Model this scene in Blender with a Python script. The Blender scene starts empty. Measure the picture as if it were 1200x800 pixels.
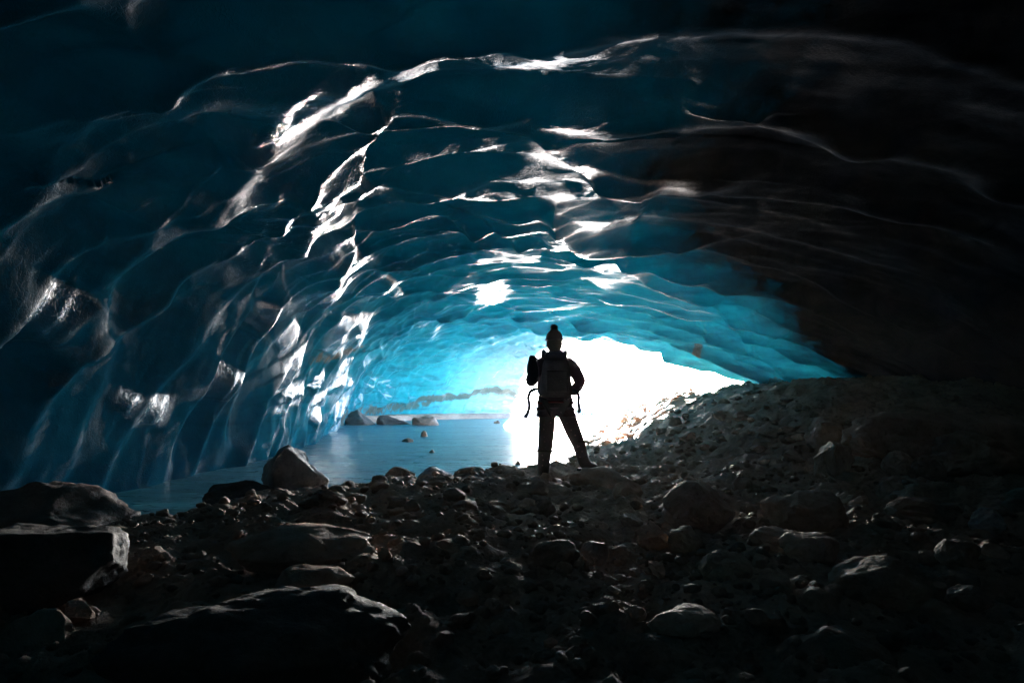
import bpy, bmesh, math, random
import numpy as np
from mathutils import Vector, Matrix, Euler
from mathutils.bvhtree import BVHTree

R = math.radians
rng = np.random.default_rng(11)
random.seed(5)
scene = bpy.context.scene
COL = scene.collection

# ------------------------------------------------------------------ helpers
def tag(o, label=None, cat=None, group=None, kind=None):
    if label: o['label'] = label
    if cat: o['category'] = cat
    if group: o['group'] = group
    if kind: o['kind'] = kind
    return o

def link(name, me, mat=None, parent=None, loc=None):
    o = bpy.data.objects.new(name, me)
    COL.objects.link(o)
    if mat is not None:
        me.materials.clear(); me.materials.append(mat)
    if parent is not None: o.parent = parent
    if loc is not None: o.location = loc
    return o

def empty(name, loc=(0, 0, 0), rz=0.0):
    o = bpy.data.objects.new(name, None); COL.objects.link(o)
    o.location = loc; o.rotation_euler = (0, 0, rz)
    o.empty_display_size = 0.2
    return o

def np_mesh(name, verts, quads, smooth=True):
    verts = np.asarray(verts, np.float32); quads = np.asarray(quads, np.int32)
    k = quads.shape[1]
    me = bpy.data.meshes.new(name)
    me.vertices.add(len(verts)); me.vertices.foreach_set('co', verts.ravel())
    me.loops.add(quads.size); me.loops.foreach_set('vertex_index', quads.ravel())
    me.polygons.add(len(quads))
    me.polygons.foreach_set('loop_start', np.arange(0, quads.size, k, dtype=np.int32))
    me.polygons.foreach_set('loop_total', np.full(len(quads), k, np.int32))
    me.polygons.foreach_set('use_smooth', np.full(len(quads), smooth, bool))
    me.update(calc_edges=True)
    return me

def grid_quads(nu, nv, flip=False):
    i, j = np.meshgrid(np.arange(nu - 1), np.arange(nv - 1), indexing='ij')
    a = (i * nv + j).ravel()
    q = np.stack([a, a + nv, a + nv + 1, a + 1], 1)
    return q[:, ::-1] if flip else q

def attr(me, name, vals):
    a = me.attributes.new(name, 'FLOAT', 'POINT')
    a.data.foreach_set('value', np.asarray(vals, np.float32).ravel())

def smooth(a, b, x):
    t = np.clip((np.asarray(x, float) - a) / (b - a), 0, 1)
    return t * t * (3 - 2 * t)

# vectorised gradient noise
_perm = np.random.default_rng(3).permutation(256); _perm = np.concatenate([_perm] * 3)
_g3 = np.random.default_rng(4).normal(size=(256, 3)); _g3 /= np.linalg.norm(_g3, axis=1)[:, None]
def perlin(x, y, z=0.0):
    x, y, z = np.broadcast_arrays(np.asarray(x, float), np.asarray(y, float), np.asarray(z, float))
    xi, yi, zi = np.floor(x).astype(int), np.floor(y).astype(int), np.floor(z).astype(int)
    xf, yf, zf = x - xi, y - yi, z - zi
    u, v, w = [t * t * t * (t * (t * 6 - 15) + 10) for t in (xf, yf, zf)]
    out = np.zeros(x.shape)
    for dx in (0, 1):
        for dy in (0, 1):
            for dz in (0, 1):
                h = _perm[_perm[_perm[(xi + dx) & 255] + ((yi + dy) & 255)] + ((zi + dz) & 255)]
                g = _g3[h]
                d = g[..., 0] * (xf - dx) + g[..., 1] * (yf - dy) + g[..., 2] * (zf - dz)
                out += d * np.where(dx, u, 1 - u) * np.where(dy, v, 1 - v) * np.where(dz, w, 1 - w)
    return out * 1.5

def fbm(x, y, z=0.0, octv=4, gain=0.5):
    s = 0; a = 1; f = 1
    for k in range(octv):
        s = s + a * perlin(np.asarray(x) * f + 17.3 * k, np.asarray(y) * f + 5.1 * k, np.asarray(z) * f + 9.7 * k)
        a *= gain; f *= 2.03
    return s

def hash2(i, j, s):
    h = (i * 374761393 + j * 668265263 + s * 974634777) & 0xffffffff
    h = ((h ^ (h >> 13)) * 1274126177) & 0xffffffff
    return ((h ^ (h >> 16)) & 0xffff) / 65535.0

def scallops(u, v, seed, k=14.0, jit=0.48, lean=0.9):
    """bowls with rounded crests between them: 0 at the bottom of a bowl, about 0.5 on the crests"""
    iu, iv = np.floor(u).astype(np.int64), np.floor(v).astype(np.int64)
    acc = np.zeros(u.shape); num = np.zeros(u.shape)
    for di in (-1, 0, 1):
        for dj in (-1, 0, 1):
            a, b = iu + di, iv + dj
            cx = a + 0.5 + jit * (hash2(a, b, seed) - 0.5)
            cy = b + 0.5 + jit * (hash2(a, b, seed + 7) - 0.5)
            wgt = 0.7 + 0.7 * hash2(a, b, seed + 13)
            d2 = ((u - cx) ** 2 + (v - cy) ** 2) * wgt
            e = np.exp(-k * d2); acc += e; num += e * (d2 + lean * (u - cx))
    return num / (acc + 1e-12)

# ------------------------------------------------------------------ camera
F = 667.0
CAM = np.array([0.0, 0.0, 1.2]); PITCH = math.atan(70 / F)
cam_d = bpy.data.cameras.new('camera'); cam = bpy.data.objects.new('camera', cam_d); COL.objects.link(cam)
cam.location = CAM; cam.rotation_euler = (R(90) + PITCH, 0, 0)
cam_d.sensor_width = 36; cam_d.lens = 36 * F / 1200; cam_d.clip_start = 0.05; cam_d.clip_end = 20000
scene.camera = cam

def ray(px, py):
    a, b = (px - 600) / F, (400 - py) / F
    c, s = math.cos(PITCH), math.sin(PITCH)
    d = np.array([a, c - b * s, s + b * c])
    return d / np.linalg.norm(d)

# ------------------------------------------------------------------ materials
class NT:
    def __init__(self, name):
        self.m = bpy.data.materials.new(name); self.m.use_nodes = True
        self.t = self.m.node_tree; self.n = self.t.nodes; self.b = self.n['Principled BSDF']
        self.out = self.n['Material Output']
    def new(self, t, **kw):
        n = self.n.new(t)
        for k, v in kw.items():
            if k in n.inputs: 
                n.inputs[k].default_value = v
            else: setattr(n, k, v)
        return n
    def l(self, a, b): self.t.links.new(a, b)
    def coord(self, scale=(1, 1, 1), kind='Object'):
        tc = self.new('ShaderNodeTexCoord'); mp = self.new('ShaderNodeMapping')
        mp.inputs['Scale'].default_value = scale
        self.l(tc.outputs[kind], mp.inputs['Vector']); return mp.outputs['Vector']
    def noise(self, vec, scale, detail=4, rough=0.55, dist=0.0):
        n = self.new('ShaderNodeTexNoise'); n.inputs['Scale'].default_value = scale
        n.inputs['Detail'].default_value = detail; n.inputs['Roughness'].default_value = rough
        n.inputs['Distortion'].default_value = dist
        self.l(vec, n.inputs['Vector']); return n.outputs['Fac']
    def ramp(self, fac, stops):
        r = self.new('ShaderNodeValToRGB'); e = r.color_ramp.elements
        while len(e) < len(stops): e.new(0.5)
        for el, (p, c) in zip(e, stops):
            el.position = p; el.color = (*c, 1) if len(c) == 3 else c
        self.l(fac, r.inputs['Fac']); return r.outputs['Color']
    def maprange(self, v, a, b, c, d):
        m = self.new('ShaderNodeMapRange'); m.inputs['From Min'].default_value = a; m.inputs['From Max'].default_value = b
        m.inputs['To Min'].default_value = c; m.inputs['To Max'].default_value = d
        self.l(v, m.inputs['Value']); return m.outputs['Result']
    def mix(self, fac, a, b, blend='MIX'):
        m = self.new('ShaderNodeMix', data_type='RGBA', blend_type=blend)
        for s, x in ((m.inputs[0], fac), (m.inputs[6], a), (m.inputs[7], b)):
            if hasattr(x, 'is_output'): self.l(x, s)
            elif isinstance(x, (int, float)): s.default_value = x
            else: s.default_value = (*x, 1)
        return m.outputs[2]
    def math(self, op, a, b=0.5):
        m = self.new('ShaderNodeMath', operation=op)
        for s, x in ((m.inputs[0], a), (m.inputs[1], b)):
            if hasattr(x, 'is_output'): self.l(x, s)
            else: s.default_value = x
        return m.outputs[0]
    def bump(self, h, strength, dist, nrm=None):
        b = self.new('ShaderNodeBump'); b.inputs['Strength'].default_value = strength; b.inputs['Distance'].default_value = dist
        self.l(h, b.inputs['Height'])
        if nrm is not None: self.l(nrm, b.inputs['Normal'])
        return b.outputs['Normal']
    def attr(self, name):
        a = self.new('ShaderNodeAttribute'); a.attribute_name = name; return a.outputs['Fac']
    def set(self, **kw):
        for k, v in kw.items():
            s = self.b.inputs[k.replace('_', ' ')]
            if hasattr(v, 'is_output'): self.l(v, s)
            elif isinstance(v, tuple) and len(v) == 3: s.default_value = (*v, 1)
            else: s.default_value = v
        return self

def ice_material():
    t = NT('glacier_ice'); v = t.coord()
    dirt = t.attr('dirt'); 
    big = t.noise(v, 0.55, 5, 0.6, 0.6); mid = t.noise(v, 2.4, 6, 0.65, 0.8); fine = t.noise(v, 22, 5, 0.7)
    clean = t.ramp(big, [(0.25, (0.003, 0.05, 0.074)), (0.5, (0.006, 0.10, 0.140)), (0.75, (0.014, 0.175, 0.225))])
    clean = t.mix(t.maprange(mid, 0.5, 0.72, 0, 0.55), clean, (0.003, 0.05, 0.09))
    clean = t.mix(t.attr('deep_shade'), clean, (0.0006, 0.0085, 0.0165))       # light falloff away from the mouth, painted into the ice colour
    # strewn fine grit frozen into the ice
    grit = t.maprange(fine, 0.62, 0.74, 0, 0.7)
    clean = t.mix(t.math('MULTIPLY', grit, t.maprange(big, 0.4, 0.65, 0, 1)), clean, (0.02, 0.03, 0.035))
    d = t.math('ADD', dirt, t.maprange(mid, 0.3, 0.7, -0.08, 0.08))
    d = t.maprange(d, 0.3, 0.75, 0, 1)
    vl = t.coord((0.22, 0.22, 1.7)); lay = t.noise(vl, 2.2, 7, 0.6, 0.8)
    clean = t.mix(t.maprange(lay, 0.5, 0.68, 0, 0.65), clean, (0.003, 0.022, 0.033))     # layers of old snowfalls
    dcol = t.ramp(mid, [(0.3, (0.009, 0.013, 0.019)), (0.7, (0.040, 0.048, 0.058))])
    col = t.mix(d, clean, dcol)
    sed = t.maprange(t.math('ADD', t.attr('band'), t.maprange(mid, 0.3, 0.7, -0.35, 0.35)), 0.45, 0.7, 0, 1)
    col = t.mix(sed, col, t.ramp(fine, [(0.3, (0.02, 0.022, 0.018)), (0.7, (0.09, 0.09, 0.07))]))
    vo = t.new('ShaderNodeTexVoronoi', feature='DISTANCE_TO_EDGE'); vo.inputs['Scale'].default_value = 26
    wv = t.new('ShaderNodeVectorMath', operation='ADD')
    nn = t.new('ShaderNodeTexNoise'); nn.inputs['Scale'].default_value = 9; t.l(v, nn.inputs['Vector'])
    sc_ = t.new('ShaderNodeVectorMath', operation='SCALE'); sc_.inputs['Scale'].default_value = 0.09
    t.l(nn.outputs['Color'], sc_.inputs[0]); t.l(v, wv.inputs[0]); t.l(sc_.outputs[0], wv.inputs[1])
    t.l(wv.outputs[0], vo.inputs['Vector'])
    crack = t.maprange(vo.outputs['Distance'], 0, 0.12, 0, 1)
    rough_zone = t.maprange(t.noise(v, 0.8, 4, 0.6), 0.32, 0.66, 0.15, 1.0)
    h = t.math('MULTIPLY', crack, rough_zone)
    n1 = t.bump(h, 0.4, 0.008)
    n2 = t.bump(fine, 0.25, 0.012, n1)
    n3 = t.bump(t.noise(v, 7, 4, 0.6), 0.2, 0.02, n2)
    rg = t.math('ADD', t.maprange(fine, 0.3, 0.7, 0.04, 0.16), t.math('MULTIPLY', rough_zone, 0.12))
    rg = t.math('ADD', rg, t.math('MULTIPLY', d, 0.10))
    # meltwater polishes some faces of the ice, the rest is frosted
    pol = t.math('MAXIMUM', t.attr('polish'), t.math('MULTIPLY', t.maprange(t.noise(v, 1.3, 4, 0.6, 0.8), 0.52, 0.66, 0, 1), 0.10))
    rg = t.mix(pol, 0.52, rg) if False else t.math('ADD', rg, t.maprange(pol, 0, 1, 0.36, 0.0))
    t.l(t.maprange(pol, 0, 1, 0.0, 0.42), t.b.inputs['Specular IOR Level'])
    t.set(Base_Color=col, Roughness=rg, Normal=n3, IOR=1.31)
    # daylight soaking through: strong where the ice is thin, next to none where it is metres thick or full of grit
    tr = t.new('ShaderNodeBsdfTranslucent')
    tc = t.mix(t.maprange(mid, 0.35, 0.75, 0, 0.7), (0.06, 0.60, 0.70), (0.022, 0.35, 0.46))
    tc = t.mix(t.maprange(big, 0.35, 0.65, 0, 0.6), tc, (0.025, 0.40, 0.52))
    tc = t.mix(t.maprange(lay, 0.46, 0.66, 0, 0.7), tc, (0.012, 0.20, 0.30))
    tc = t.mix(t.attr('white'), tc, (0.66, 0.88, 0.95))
    t.l(tc, tr.inputs['Color']); t.l(n3, tr.inputs['Normal'])
    fac = t.math('MULTIPLY', t.math('MULTIPLY', t.attr('thin'), t.math('SUBTRACT', 1.0, d)), t.maprange(sed, 0, 1, 1.0, 0.25))
    mx = t.new('ShaderNodeMixShader'); t.l(fac, mx.inputs[0]); t.l(t.b.outputs[0], mx.inputs[1]); t.l(tr.outputs[0], mx.inputs[2])
    # the wet skin of the ice mirrors the daylight whatever lies behind it
    gl = t.new('ShaderNodeBsdfGlossy'); t.l(rg, gl.inputs['Roughness']); t.l(n3, gl.inputs['Normal'])
    fr = t.new('ShaderNodeFresnel'); fr.inputs['IOR'].default_value = 1.31; t.l(n3, fr.inputs['Normal'])
    m2 = t.new('ShaderNodeMixShader'); t.l(t.math('MULTIPLY', fr.outputs[0], t.math('MULTIPLY', fac, t.maprange(pol, 0, 1, 0.04, 1.0))), m2.inputs[0]); t.l(mx.outputs[0], m2.inputs[1]); t.l(gl.outputs[0], m2.inputs[2])
    t.l(m2.outputs[0], t.out.inputs['Surface'])
    return t.m

def rock_material(name, lo, hi, scale=3.0):
    t = NT(name); v = t.coord()
    oi = t.new('ShaderNodeObjectInfo')
    a = t.noise(v, scale, 6, 0.65, 0.3); f = t.noise(v, scale * 9, 5, 0.7); g = t.noise(v, scale * 40, 3, 0.7)
    c = t.ramp(a, [(0.3, lo), (0.7, hi)])
    c = t.mix(t.maprange(f, 0.55, 0.7, 0, 0.5), c, tuple(x * 0.45 for x in lo))
    c = t.mix(t.maprange(g, 0.62, 0.75, 0, 0.35), c, tuple(min(1, x * 1.5) for x in hi))
    hv = t.new('ShaderNodeHueSaturation'); t.l(c, hv.inputs['Color'])
    t.l(t.maprange(oi.outputs['Random'], 0, 1, 0.65, 1.3), hv.inputs['Value'])
    n = t.bump(a, 0.5, 0.06); n = t.bump(f, 0.7, 0.03, n); n = t.bump(g, 0.6, 0.008, n)
    t.set(Base_Color=hv.outputs['Color'], Roughness=t.maprange(f, 0.3, 0.7, 0.55, 0.9), Normal=n)
    return t.m

def ground_material():
    t = NT('cave_floor'); v = t.coord()
    a = t.noise(v, 1.1, 6, 0.65, 0.4); f = t.noise(v, 14, 6, 0.7); g = t.noise(v, 70, 4, 0.7)
    c = t.ramp(a, [(0.3, (0.20, 0.128, 0.088)), (0.7, (0.45, 0.305, 0.22))])
    c = t.mix(t.maprange(f, 0.5, 0.7, 0, 0.6), c, (0.035, 0.03, 0.027))
    c = t.mix(t.maprange(g, 0.6, 0.72, 0, 0.4), c, (0.22, 0.19, 0.165))
    sn = t.maprange(t.math('ADD', t.attr('snow'), t.maprange(a, 0.3, 0.7, -0.2, 0.2)), 0.4, 0.6, 0, 1)
    c = t.mix(sn, c, (0.82, 0.84, 0.87))
    vo = t.new('ShaderNodeTexVoronoi'); vo.inputs['Scale'].default_value = 28; t.l(v, vo.inputs['Vector'])
    n = t.bump(f, 0.8, 0.04); n = t.bump(vo.outputs['Distance'], 0.5, 0.012, n); n = t.bump(g, 0.6, 0.008, n)
    t.set(Base_Color=c, Roughness=0.8, Normal=n)
    return t.m

def lake_material():
    t = NT('lake_ice'); v = t.coord((1, 1, 1)); vs = t.coord((0.35, 2.2, 1))
    a = t.noise(vs, 0.9, 6, 0.6, 0.7); f = t.noise(vs, 6, 5, 0.65, 0.5); g = t.noise(v, 0.35, 4, 0.6, 0.5)
    c = t.ramp(a, [(0.3, (0.004, 0.05, 0.065)), (0.55, (0.011, 0.12, 0.15)), (0.75, (0.045, 0.25, 0.29))])
    c = t.mix(t.maprange(g, 0.5, 0.7, 0, 0.6), c, (0.01, 0.05, 0.075))
    n = t.bump(f, 0.06, 0.015); n = t.bump(a, 0.10, 0.05, n)
    t.set(Base_Color=c, Roughness=t.maprange(f, 0.3, 0.7, 0.22, 0.44), Normal=n, IOR=1.33)
    return t.m

def cloth_material(name, col, scale=220, rough=0.85):
    t = NT(name); v = t.coord()
    f = t.noise(v, scale, 3, 0.6); a = t.noise(v, 9, 4, 0.6)
    c = t.mix(t.maprange(a, 0.3, 0.7, 0, 0.5), col, tuple(x * 0.6 for x in col))
    n = t.bump(a, 0.35, 0.03); n = t.bump(f, 0.4, 0.002, n)
    t.set(Base_Color=c, Roughness=rough, Normal=n); return t.m

def plain(name, col, rough=0.6, metal=0.0):
    t = NT(name); v = t.coord(); a = t.noise(v, 40, 4, 0.6)
    c = t.mix(t.maprange(a, 0.3, 0.7, 0, 0.35), col, tuple(x * 0.7 for x in col))
    t.set(Base_Color=c, Roughness=rough, Metallic=metal); return t.m

def leggings_material():
    t = NT('patterned_leggings'); v = t.coord()
    vo = t.new('ShaderNodeTexVoronoi'); vo.inputs['Scale'].default_value = 26; t.l(v, vo.inputs['Vector'])
    sp = t.maprange(vo.outputs['Distance'], 0.18, 0.26, 1, 0)
    wv = t.new('ShaderNodeTexWave', wave_type='BANDS', bands_direction='Z'); wv.inputs['Scale'].default_value = 4.5
    wv.inputs['Distortion'].default_value = 3; t.l(v, wv.inputs['Vector'])
    k = t.math('MULTIPLY', sp, t.maprange(wv.outputs['Fac'], 0.55, 0.7, 0, 1))
    c = t.mix(k, (0.06, 0.05, 0.06), (0.34, 0.21, 0.24))
    t.set(Base_Color=c, Roughness=0.8, Normal=t.bump(t.noise(v, 160, 3), 0.3, 0.002)); return t.m

M = dict(
    ice=ice_material(), ground=ground_material(), lake=lake_material(),
    rock_brown=rock_material('brown_rock', (0.27, 0.17, 0.115), (0.48, 0.325, 0.235)),
    rock_grey=rock_material('grey_rock', (0.14, 0.135, 0.135), (0.34, 0.33, 0.32)),
    rock_black=rock_material('wet_black_rock', (0.045, 0.04, 0.036), (0.10, 0.085, 0.075)),
    rock_dark=rock_material('dark_rock', (0.18, 0.118, 0.084), (0.36, 0.25, 0.185)),
    jacket=cloth_material('jacket_fabric', (0.13, 0.08, 0.10)), leggings=leggings_material(),
    hat=cloth_material('knitted_wool', (0.09, 0.055, 0.07), 120), pack=cloth_material('pack_nylon', (0.06, 0.05, 0.065), 300, 0.6),
    strap=cloth_material('strap_webbing', (0.03, 0.075, 0.13), 300, 0.7), red=cloth_material('red_trim', (0.25, 0.02, 0.025)),
    boot=plain('boot_leather', (0.018, 0.014, 0.012), 0.6), sole=plain('boot_rubber', (0.012, 0.012, 0.012), 0.8),
    skin=plain('skin', (0.45, 0.28, 0.2), 0.55), glove=cloth_material('glove_fleece', (0.02, 0.02, 0.024)),
    hair=plain('hair', (0.05, 0.03, 0.02), 0.5), eye=plain('eye_white', (0.7, 0.7, 0.68), 0.2),
)

# ------------------------------------------------------------------ cave base surface
K = np.array([  # left foot x, y   right foot x, y   apex
    (-2.5, -9.0, 4.5, -10.0, 2.6), (-4.6, -6.0, 7.5, -7.0, 3.8), (-5.2, -2.5, 9.4, -3.8, 4.4), (-5.4, 1.0, 10.2, -1.0, 4.7),
    (-5.4, 5.0, 10.3, 2.0, 4.7), (-5.3, 9.0, 10.0, 5.0, 4.6), (-5.4, 13.0, 9.5, 7.5, 4.5), (-6.1, 18.0, 8.9, 9.5, 4.4),
    (-7.6, 24.0, 8.3, 10.8, 4.4), (-9.0, 31.0, 7.9, 11.7, 4.5), (-8.4, 37.0, 8.1, 12.6, 4.6), (-5.0, 42.0, 8.5, 13.2, 4.8),
    (0.4, 45.5, 8.75, 13.7, 4.95)])
def knots(t):
    n = len(K) - 1; x = np.clip(t, 0, 1) * n; i = np.clip(np.floor(x).astype(int), 0, n - 1); f = (x - i)[..., None]
    p0, p1, p2, p3 = K[np.clip(i - 1, 0, n)], K[i], K[i + 1], K[np.clip(i + 2, 0, n)]
    return 0.5 * (2 * p1 + (p2 - p0) * f + (2 * p0 - 5 * p1 + 4 * p2 - p3) * f**2 + (3 * p1 - p0 - 3 * p2 + p3) * f**3)
ZB = -1.0
def cave_base(t, v):
    k = knots(t); th = math.pi * v; c, s = np.cos(th), np.sin(th)
    n = np.where(c > 0, 2.6, 2.0)
    g = 0.5 - 0.5 * np.sign(c) * np.abs(c) ** (2 / n)
    z = np.abs(s) ** (2 / np.where(c > 0, 2.15, 1.9))
    f = g - 0.42 * g * (1 - g)
    x = k[..., 0] + (k[..., 2] - k[..., 0]) * f; y = k[..., 1] + (k[..., 3] - k[..., 1]) * f
    return np.stack([x, y, ZB + (k[..., 4] - ZB) * z], -1)

def warp_t(a):   # finer rings where they stand close to the camera or far down the tunnel
    return a
NS, NV = 1101, 481
_q = np.linspace(0, 1, 4000); _d = 0.45 + 1.6 * smooth(0.12, 0.24, _q) * smooth(0.95, 0.55, _q) + 0.3 * smooth(0.8, 0.95, _q)
_c = np.cumsum(_d); _c = (_c - _c[0]) / (_c[-1] - _c[0])
tt = np.interp(np.linspace(0, 1, NS), _c, _q); vv = np.linspace(0, 1, NV)
# arc-length reparametrisation of the ring so that scallops keep their size
T2, V2 = np.meshgrid(tt, vv, indexing='ij')
B = cave_base(T2, V2)
dv = np.linalg.norm(np.diff(B, axis=1), axis=2)
VL = np.concatenate([np.zeros((NS, 1)), np.cumsum(dv, 1)], 1)            # metres round the ring from the left foot
dl = np.linalg.norm(np.diff(knots(tt)[:, :2], axis=0), axis=1)
UL = np.concatenate([[0], np.cumsum(dl)])[:, None] + 0 * T2               # metres along the left foot
def normals(P):
    du = np.gradient(P, axis=0); dw = np.gradient(P, axis=1)
    n = np.cross(du, dw); n /= (np.linalg.norm(n, axis=2)[..., None] + 1e-9)
    return n
N0 = normals(B)
ctr = np.stack([0 * T2 + 1.0, B[..., 1] * 0.8 + 2, 0 * T2 + 1.0], -1)
if np.mean(np.sum(N0 * (ctr - B), -1)) < 0: N0 = -N0          # inward
inward = 1.0

# traced crests: pixel polylines thrown on the base surface to find their own place in the cave
bq = grid_quads(NS, NV)
step_s, step_v = 4, 4
Bs = B[::step_s, ::step_v]; ns, nv = Bs.shape[:2]
bvh = BVHTree.FromPolygons([tuple(p) for p in Bs.reshape(-1, 3)], grid_quads(ns, nv).tolist())
def on_cave(px, py):
    h = bvh.ray_cast(Vector(CAM), Vector(ray(px, py)))
    return None if h[0] is None else np.array(h[0])

def crest(line, width, amp, skew=0.35):
    """an inward ridge along the pixel polyline; gentle on the camera side, steep on the exit side"""
    pts = []
    for (a, b) in zip(line[:-1], line[1:]):
        for f in np.linspace(0, 1, 8, endpoint=False): pts.append((a[0] + (b[0] - a[0]) * f, a[1] + (b[1] - a[1]) * f))
    pts.append(line[-1])
    W = [on_cave(*p) for p in pts]; W = [w for w in W if w is not None]
    if len(W) < 2: return 0
    W = np.array(W)
    lo, hi = W.min(0) - 3 * width, W.max(0) + 3 * width
    sel = np.all((B > lo) & (B < hi), axis=2)
    P = B[sel]; out = np.zeros(B.shape[:2])
    if not len(P): return out
    best = np.full(len(P), 1e9); side = np.zeros(len(P)); along = np.zeros(len(P))
    Nn = N0[sel]
    for i in range(len(W) - 1):
        a, b = W[i], W[i + 1]; ab = b - a; L2 = ab @ ab + 1e-9
        f = np.clip(((P - a) @ ab) / L2, 0, 1)
        q = P - (a + f[:, None] * ab); d = np.linalg.norm(q, axis=1)
        sd = -np.sign(np.sum(np.cross(Nn, ab) * q, axis=1))
        m = d < best
        best[m] = d[m]; side[m] = sd[m]; along[m] = (i + f[m]) / (len(W) - 1)
    w = np.where(side > 0, width * skew, width)
    prof = np.exp(-(best / w) ** 1.6)
    taper = smooth(0, 0.12, along) * smooth(1.0, 0.85, along)
    out[sel] = amp * prof * (0.25 + 0.75 * taper)
    return out

H = np.zeros((NS, NV))
wu = fbm(UL * 0.35, VL * 0.35, 1.7, 3) ; wv = fbm(UL * 0.35, VL * 0.35, 8.2, 3)
frac = VL / VL[:, -1:]
# broad swells of the roof
H += 0.20 * fbm(UL * 0.16 + 3, VL * 0.14, 2.2, 3)
# three sizes of scallop, drawn out round the ring
# on the roof the scallops are drawn out far longer than on the wall
VW = np.concatenate([np.zeros((NS, 1)), np.cumsum(dv * (1 - 0.68 * smooth(0.28, 0.50, 0.5 * (frac[:, 1:] + frac[:, :-1]))), 1)], 1)
A_ = scallops((UL + 0.38 * wu - 0.22 * VL) / 1.75, (VW + 0.5 * wv) / 3.0, 1, 8, lean=1.3)
Bc = scallops((UL + 0.30 * wu - 0.30 * VL) / 0.85, (VW + 0.4 * wv) / 1.5, 2, 9, lean=1.1)
Cc = scallops((UL + 0.3 * wu - 0.35 * VL) / 0.45, (VW + 0.5 * wv) / 0.85, 3, 22, lean=0.9)
wall = smooth(0.62, 0.25, frac)
H += 0.44 * (0.30 + 0.70 * smooth(0.4, 3.0, VL)) * A_ * (0.35 + 0.65 * smooth(-0.3, 0.4, wv))
H += 0.22 * Bc * (0.12 + 0.88 * wall) * (0.35 + 0.65 * smooth(0.5, 2.6, VL + 9 * smooth(0.4, 0.6, T2)))
H += 0.06 * Cc * wall * smooth(-0.2, 0.4, fbm(UL * 0.2, VL * 0.3, 4.4, 2))
H += 0.014 * fbm(UL * 2.2, VL * 1.4, 0.3, 5) + 0.05 * fbm(UL * 0.9 + 0.3 * wv, VW * 0.35, 5.3, 3)
LINES = [
    ([(180, 240), (235, 200), (300, 140), (360, 85), (425, 35), (520, 8)], 0.50, 0.32, 0.7),
    ([(95, 300), (135, 268), (160, 225), (200, 175), (250, 160)], 0.36, 0.22, 0.7),
    ([(294, 276), (318, 220), (362, 172), (440, 128), (545, 112), (620, 128), (672, 160), (700, 185), (760, 198), (850, 215)], 0.34, 0.30),
    ([(322, 306), (345, 255), (392, 208), (440, 192), (520, 196), (580, 215)], 0.34, 0.28),
    ([(358, 336), (392, 290), (445, 252), (520, 240), (590, 262), (640, 290)], 0.30, 0.24),
    ([(640, 212), (655, 250), (690, 272), (750, 279), (850, 278)], 0.30, 0.30),
    ([(660, 300), (720, 290), (760, 318), (830, 343), (868, 372), (890, 402), (930, 425), (962, 452)], 0.28, 0.28),
    ([(700, 345), (760, 350), (810, 365), (850, 400), (890, 430)], 0.28, 0.22),
    ([(800, 105), (860, 118), (905, 122)], 0.25, 0.2),
    ([(20, 400), (60, 365), (95, 332)], 0.30, 0.18, 0.8),
    ([(10, 470), (60, 415), (140, 372), (215, 335)], 0.3, 0.15),
]
for ln in LINES: H = H + crest(*ln)
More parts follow.
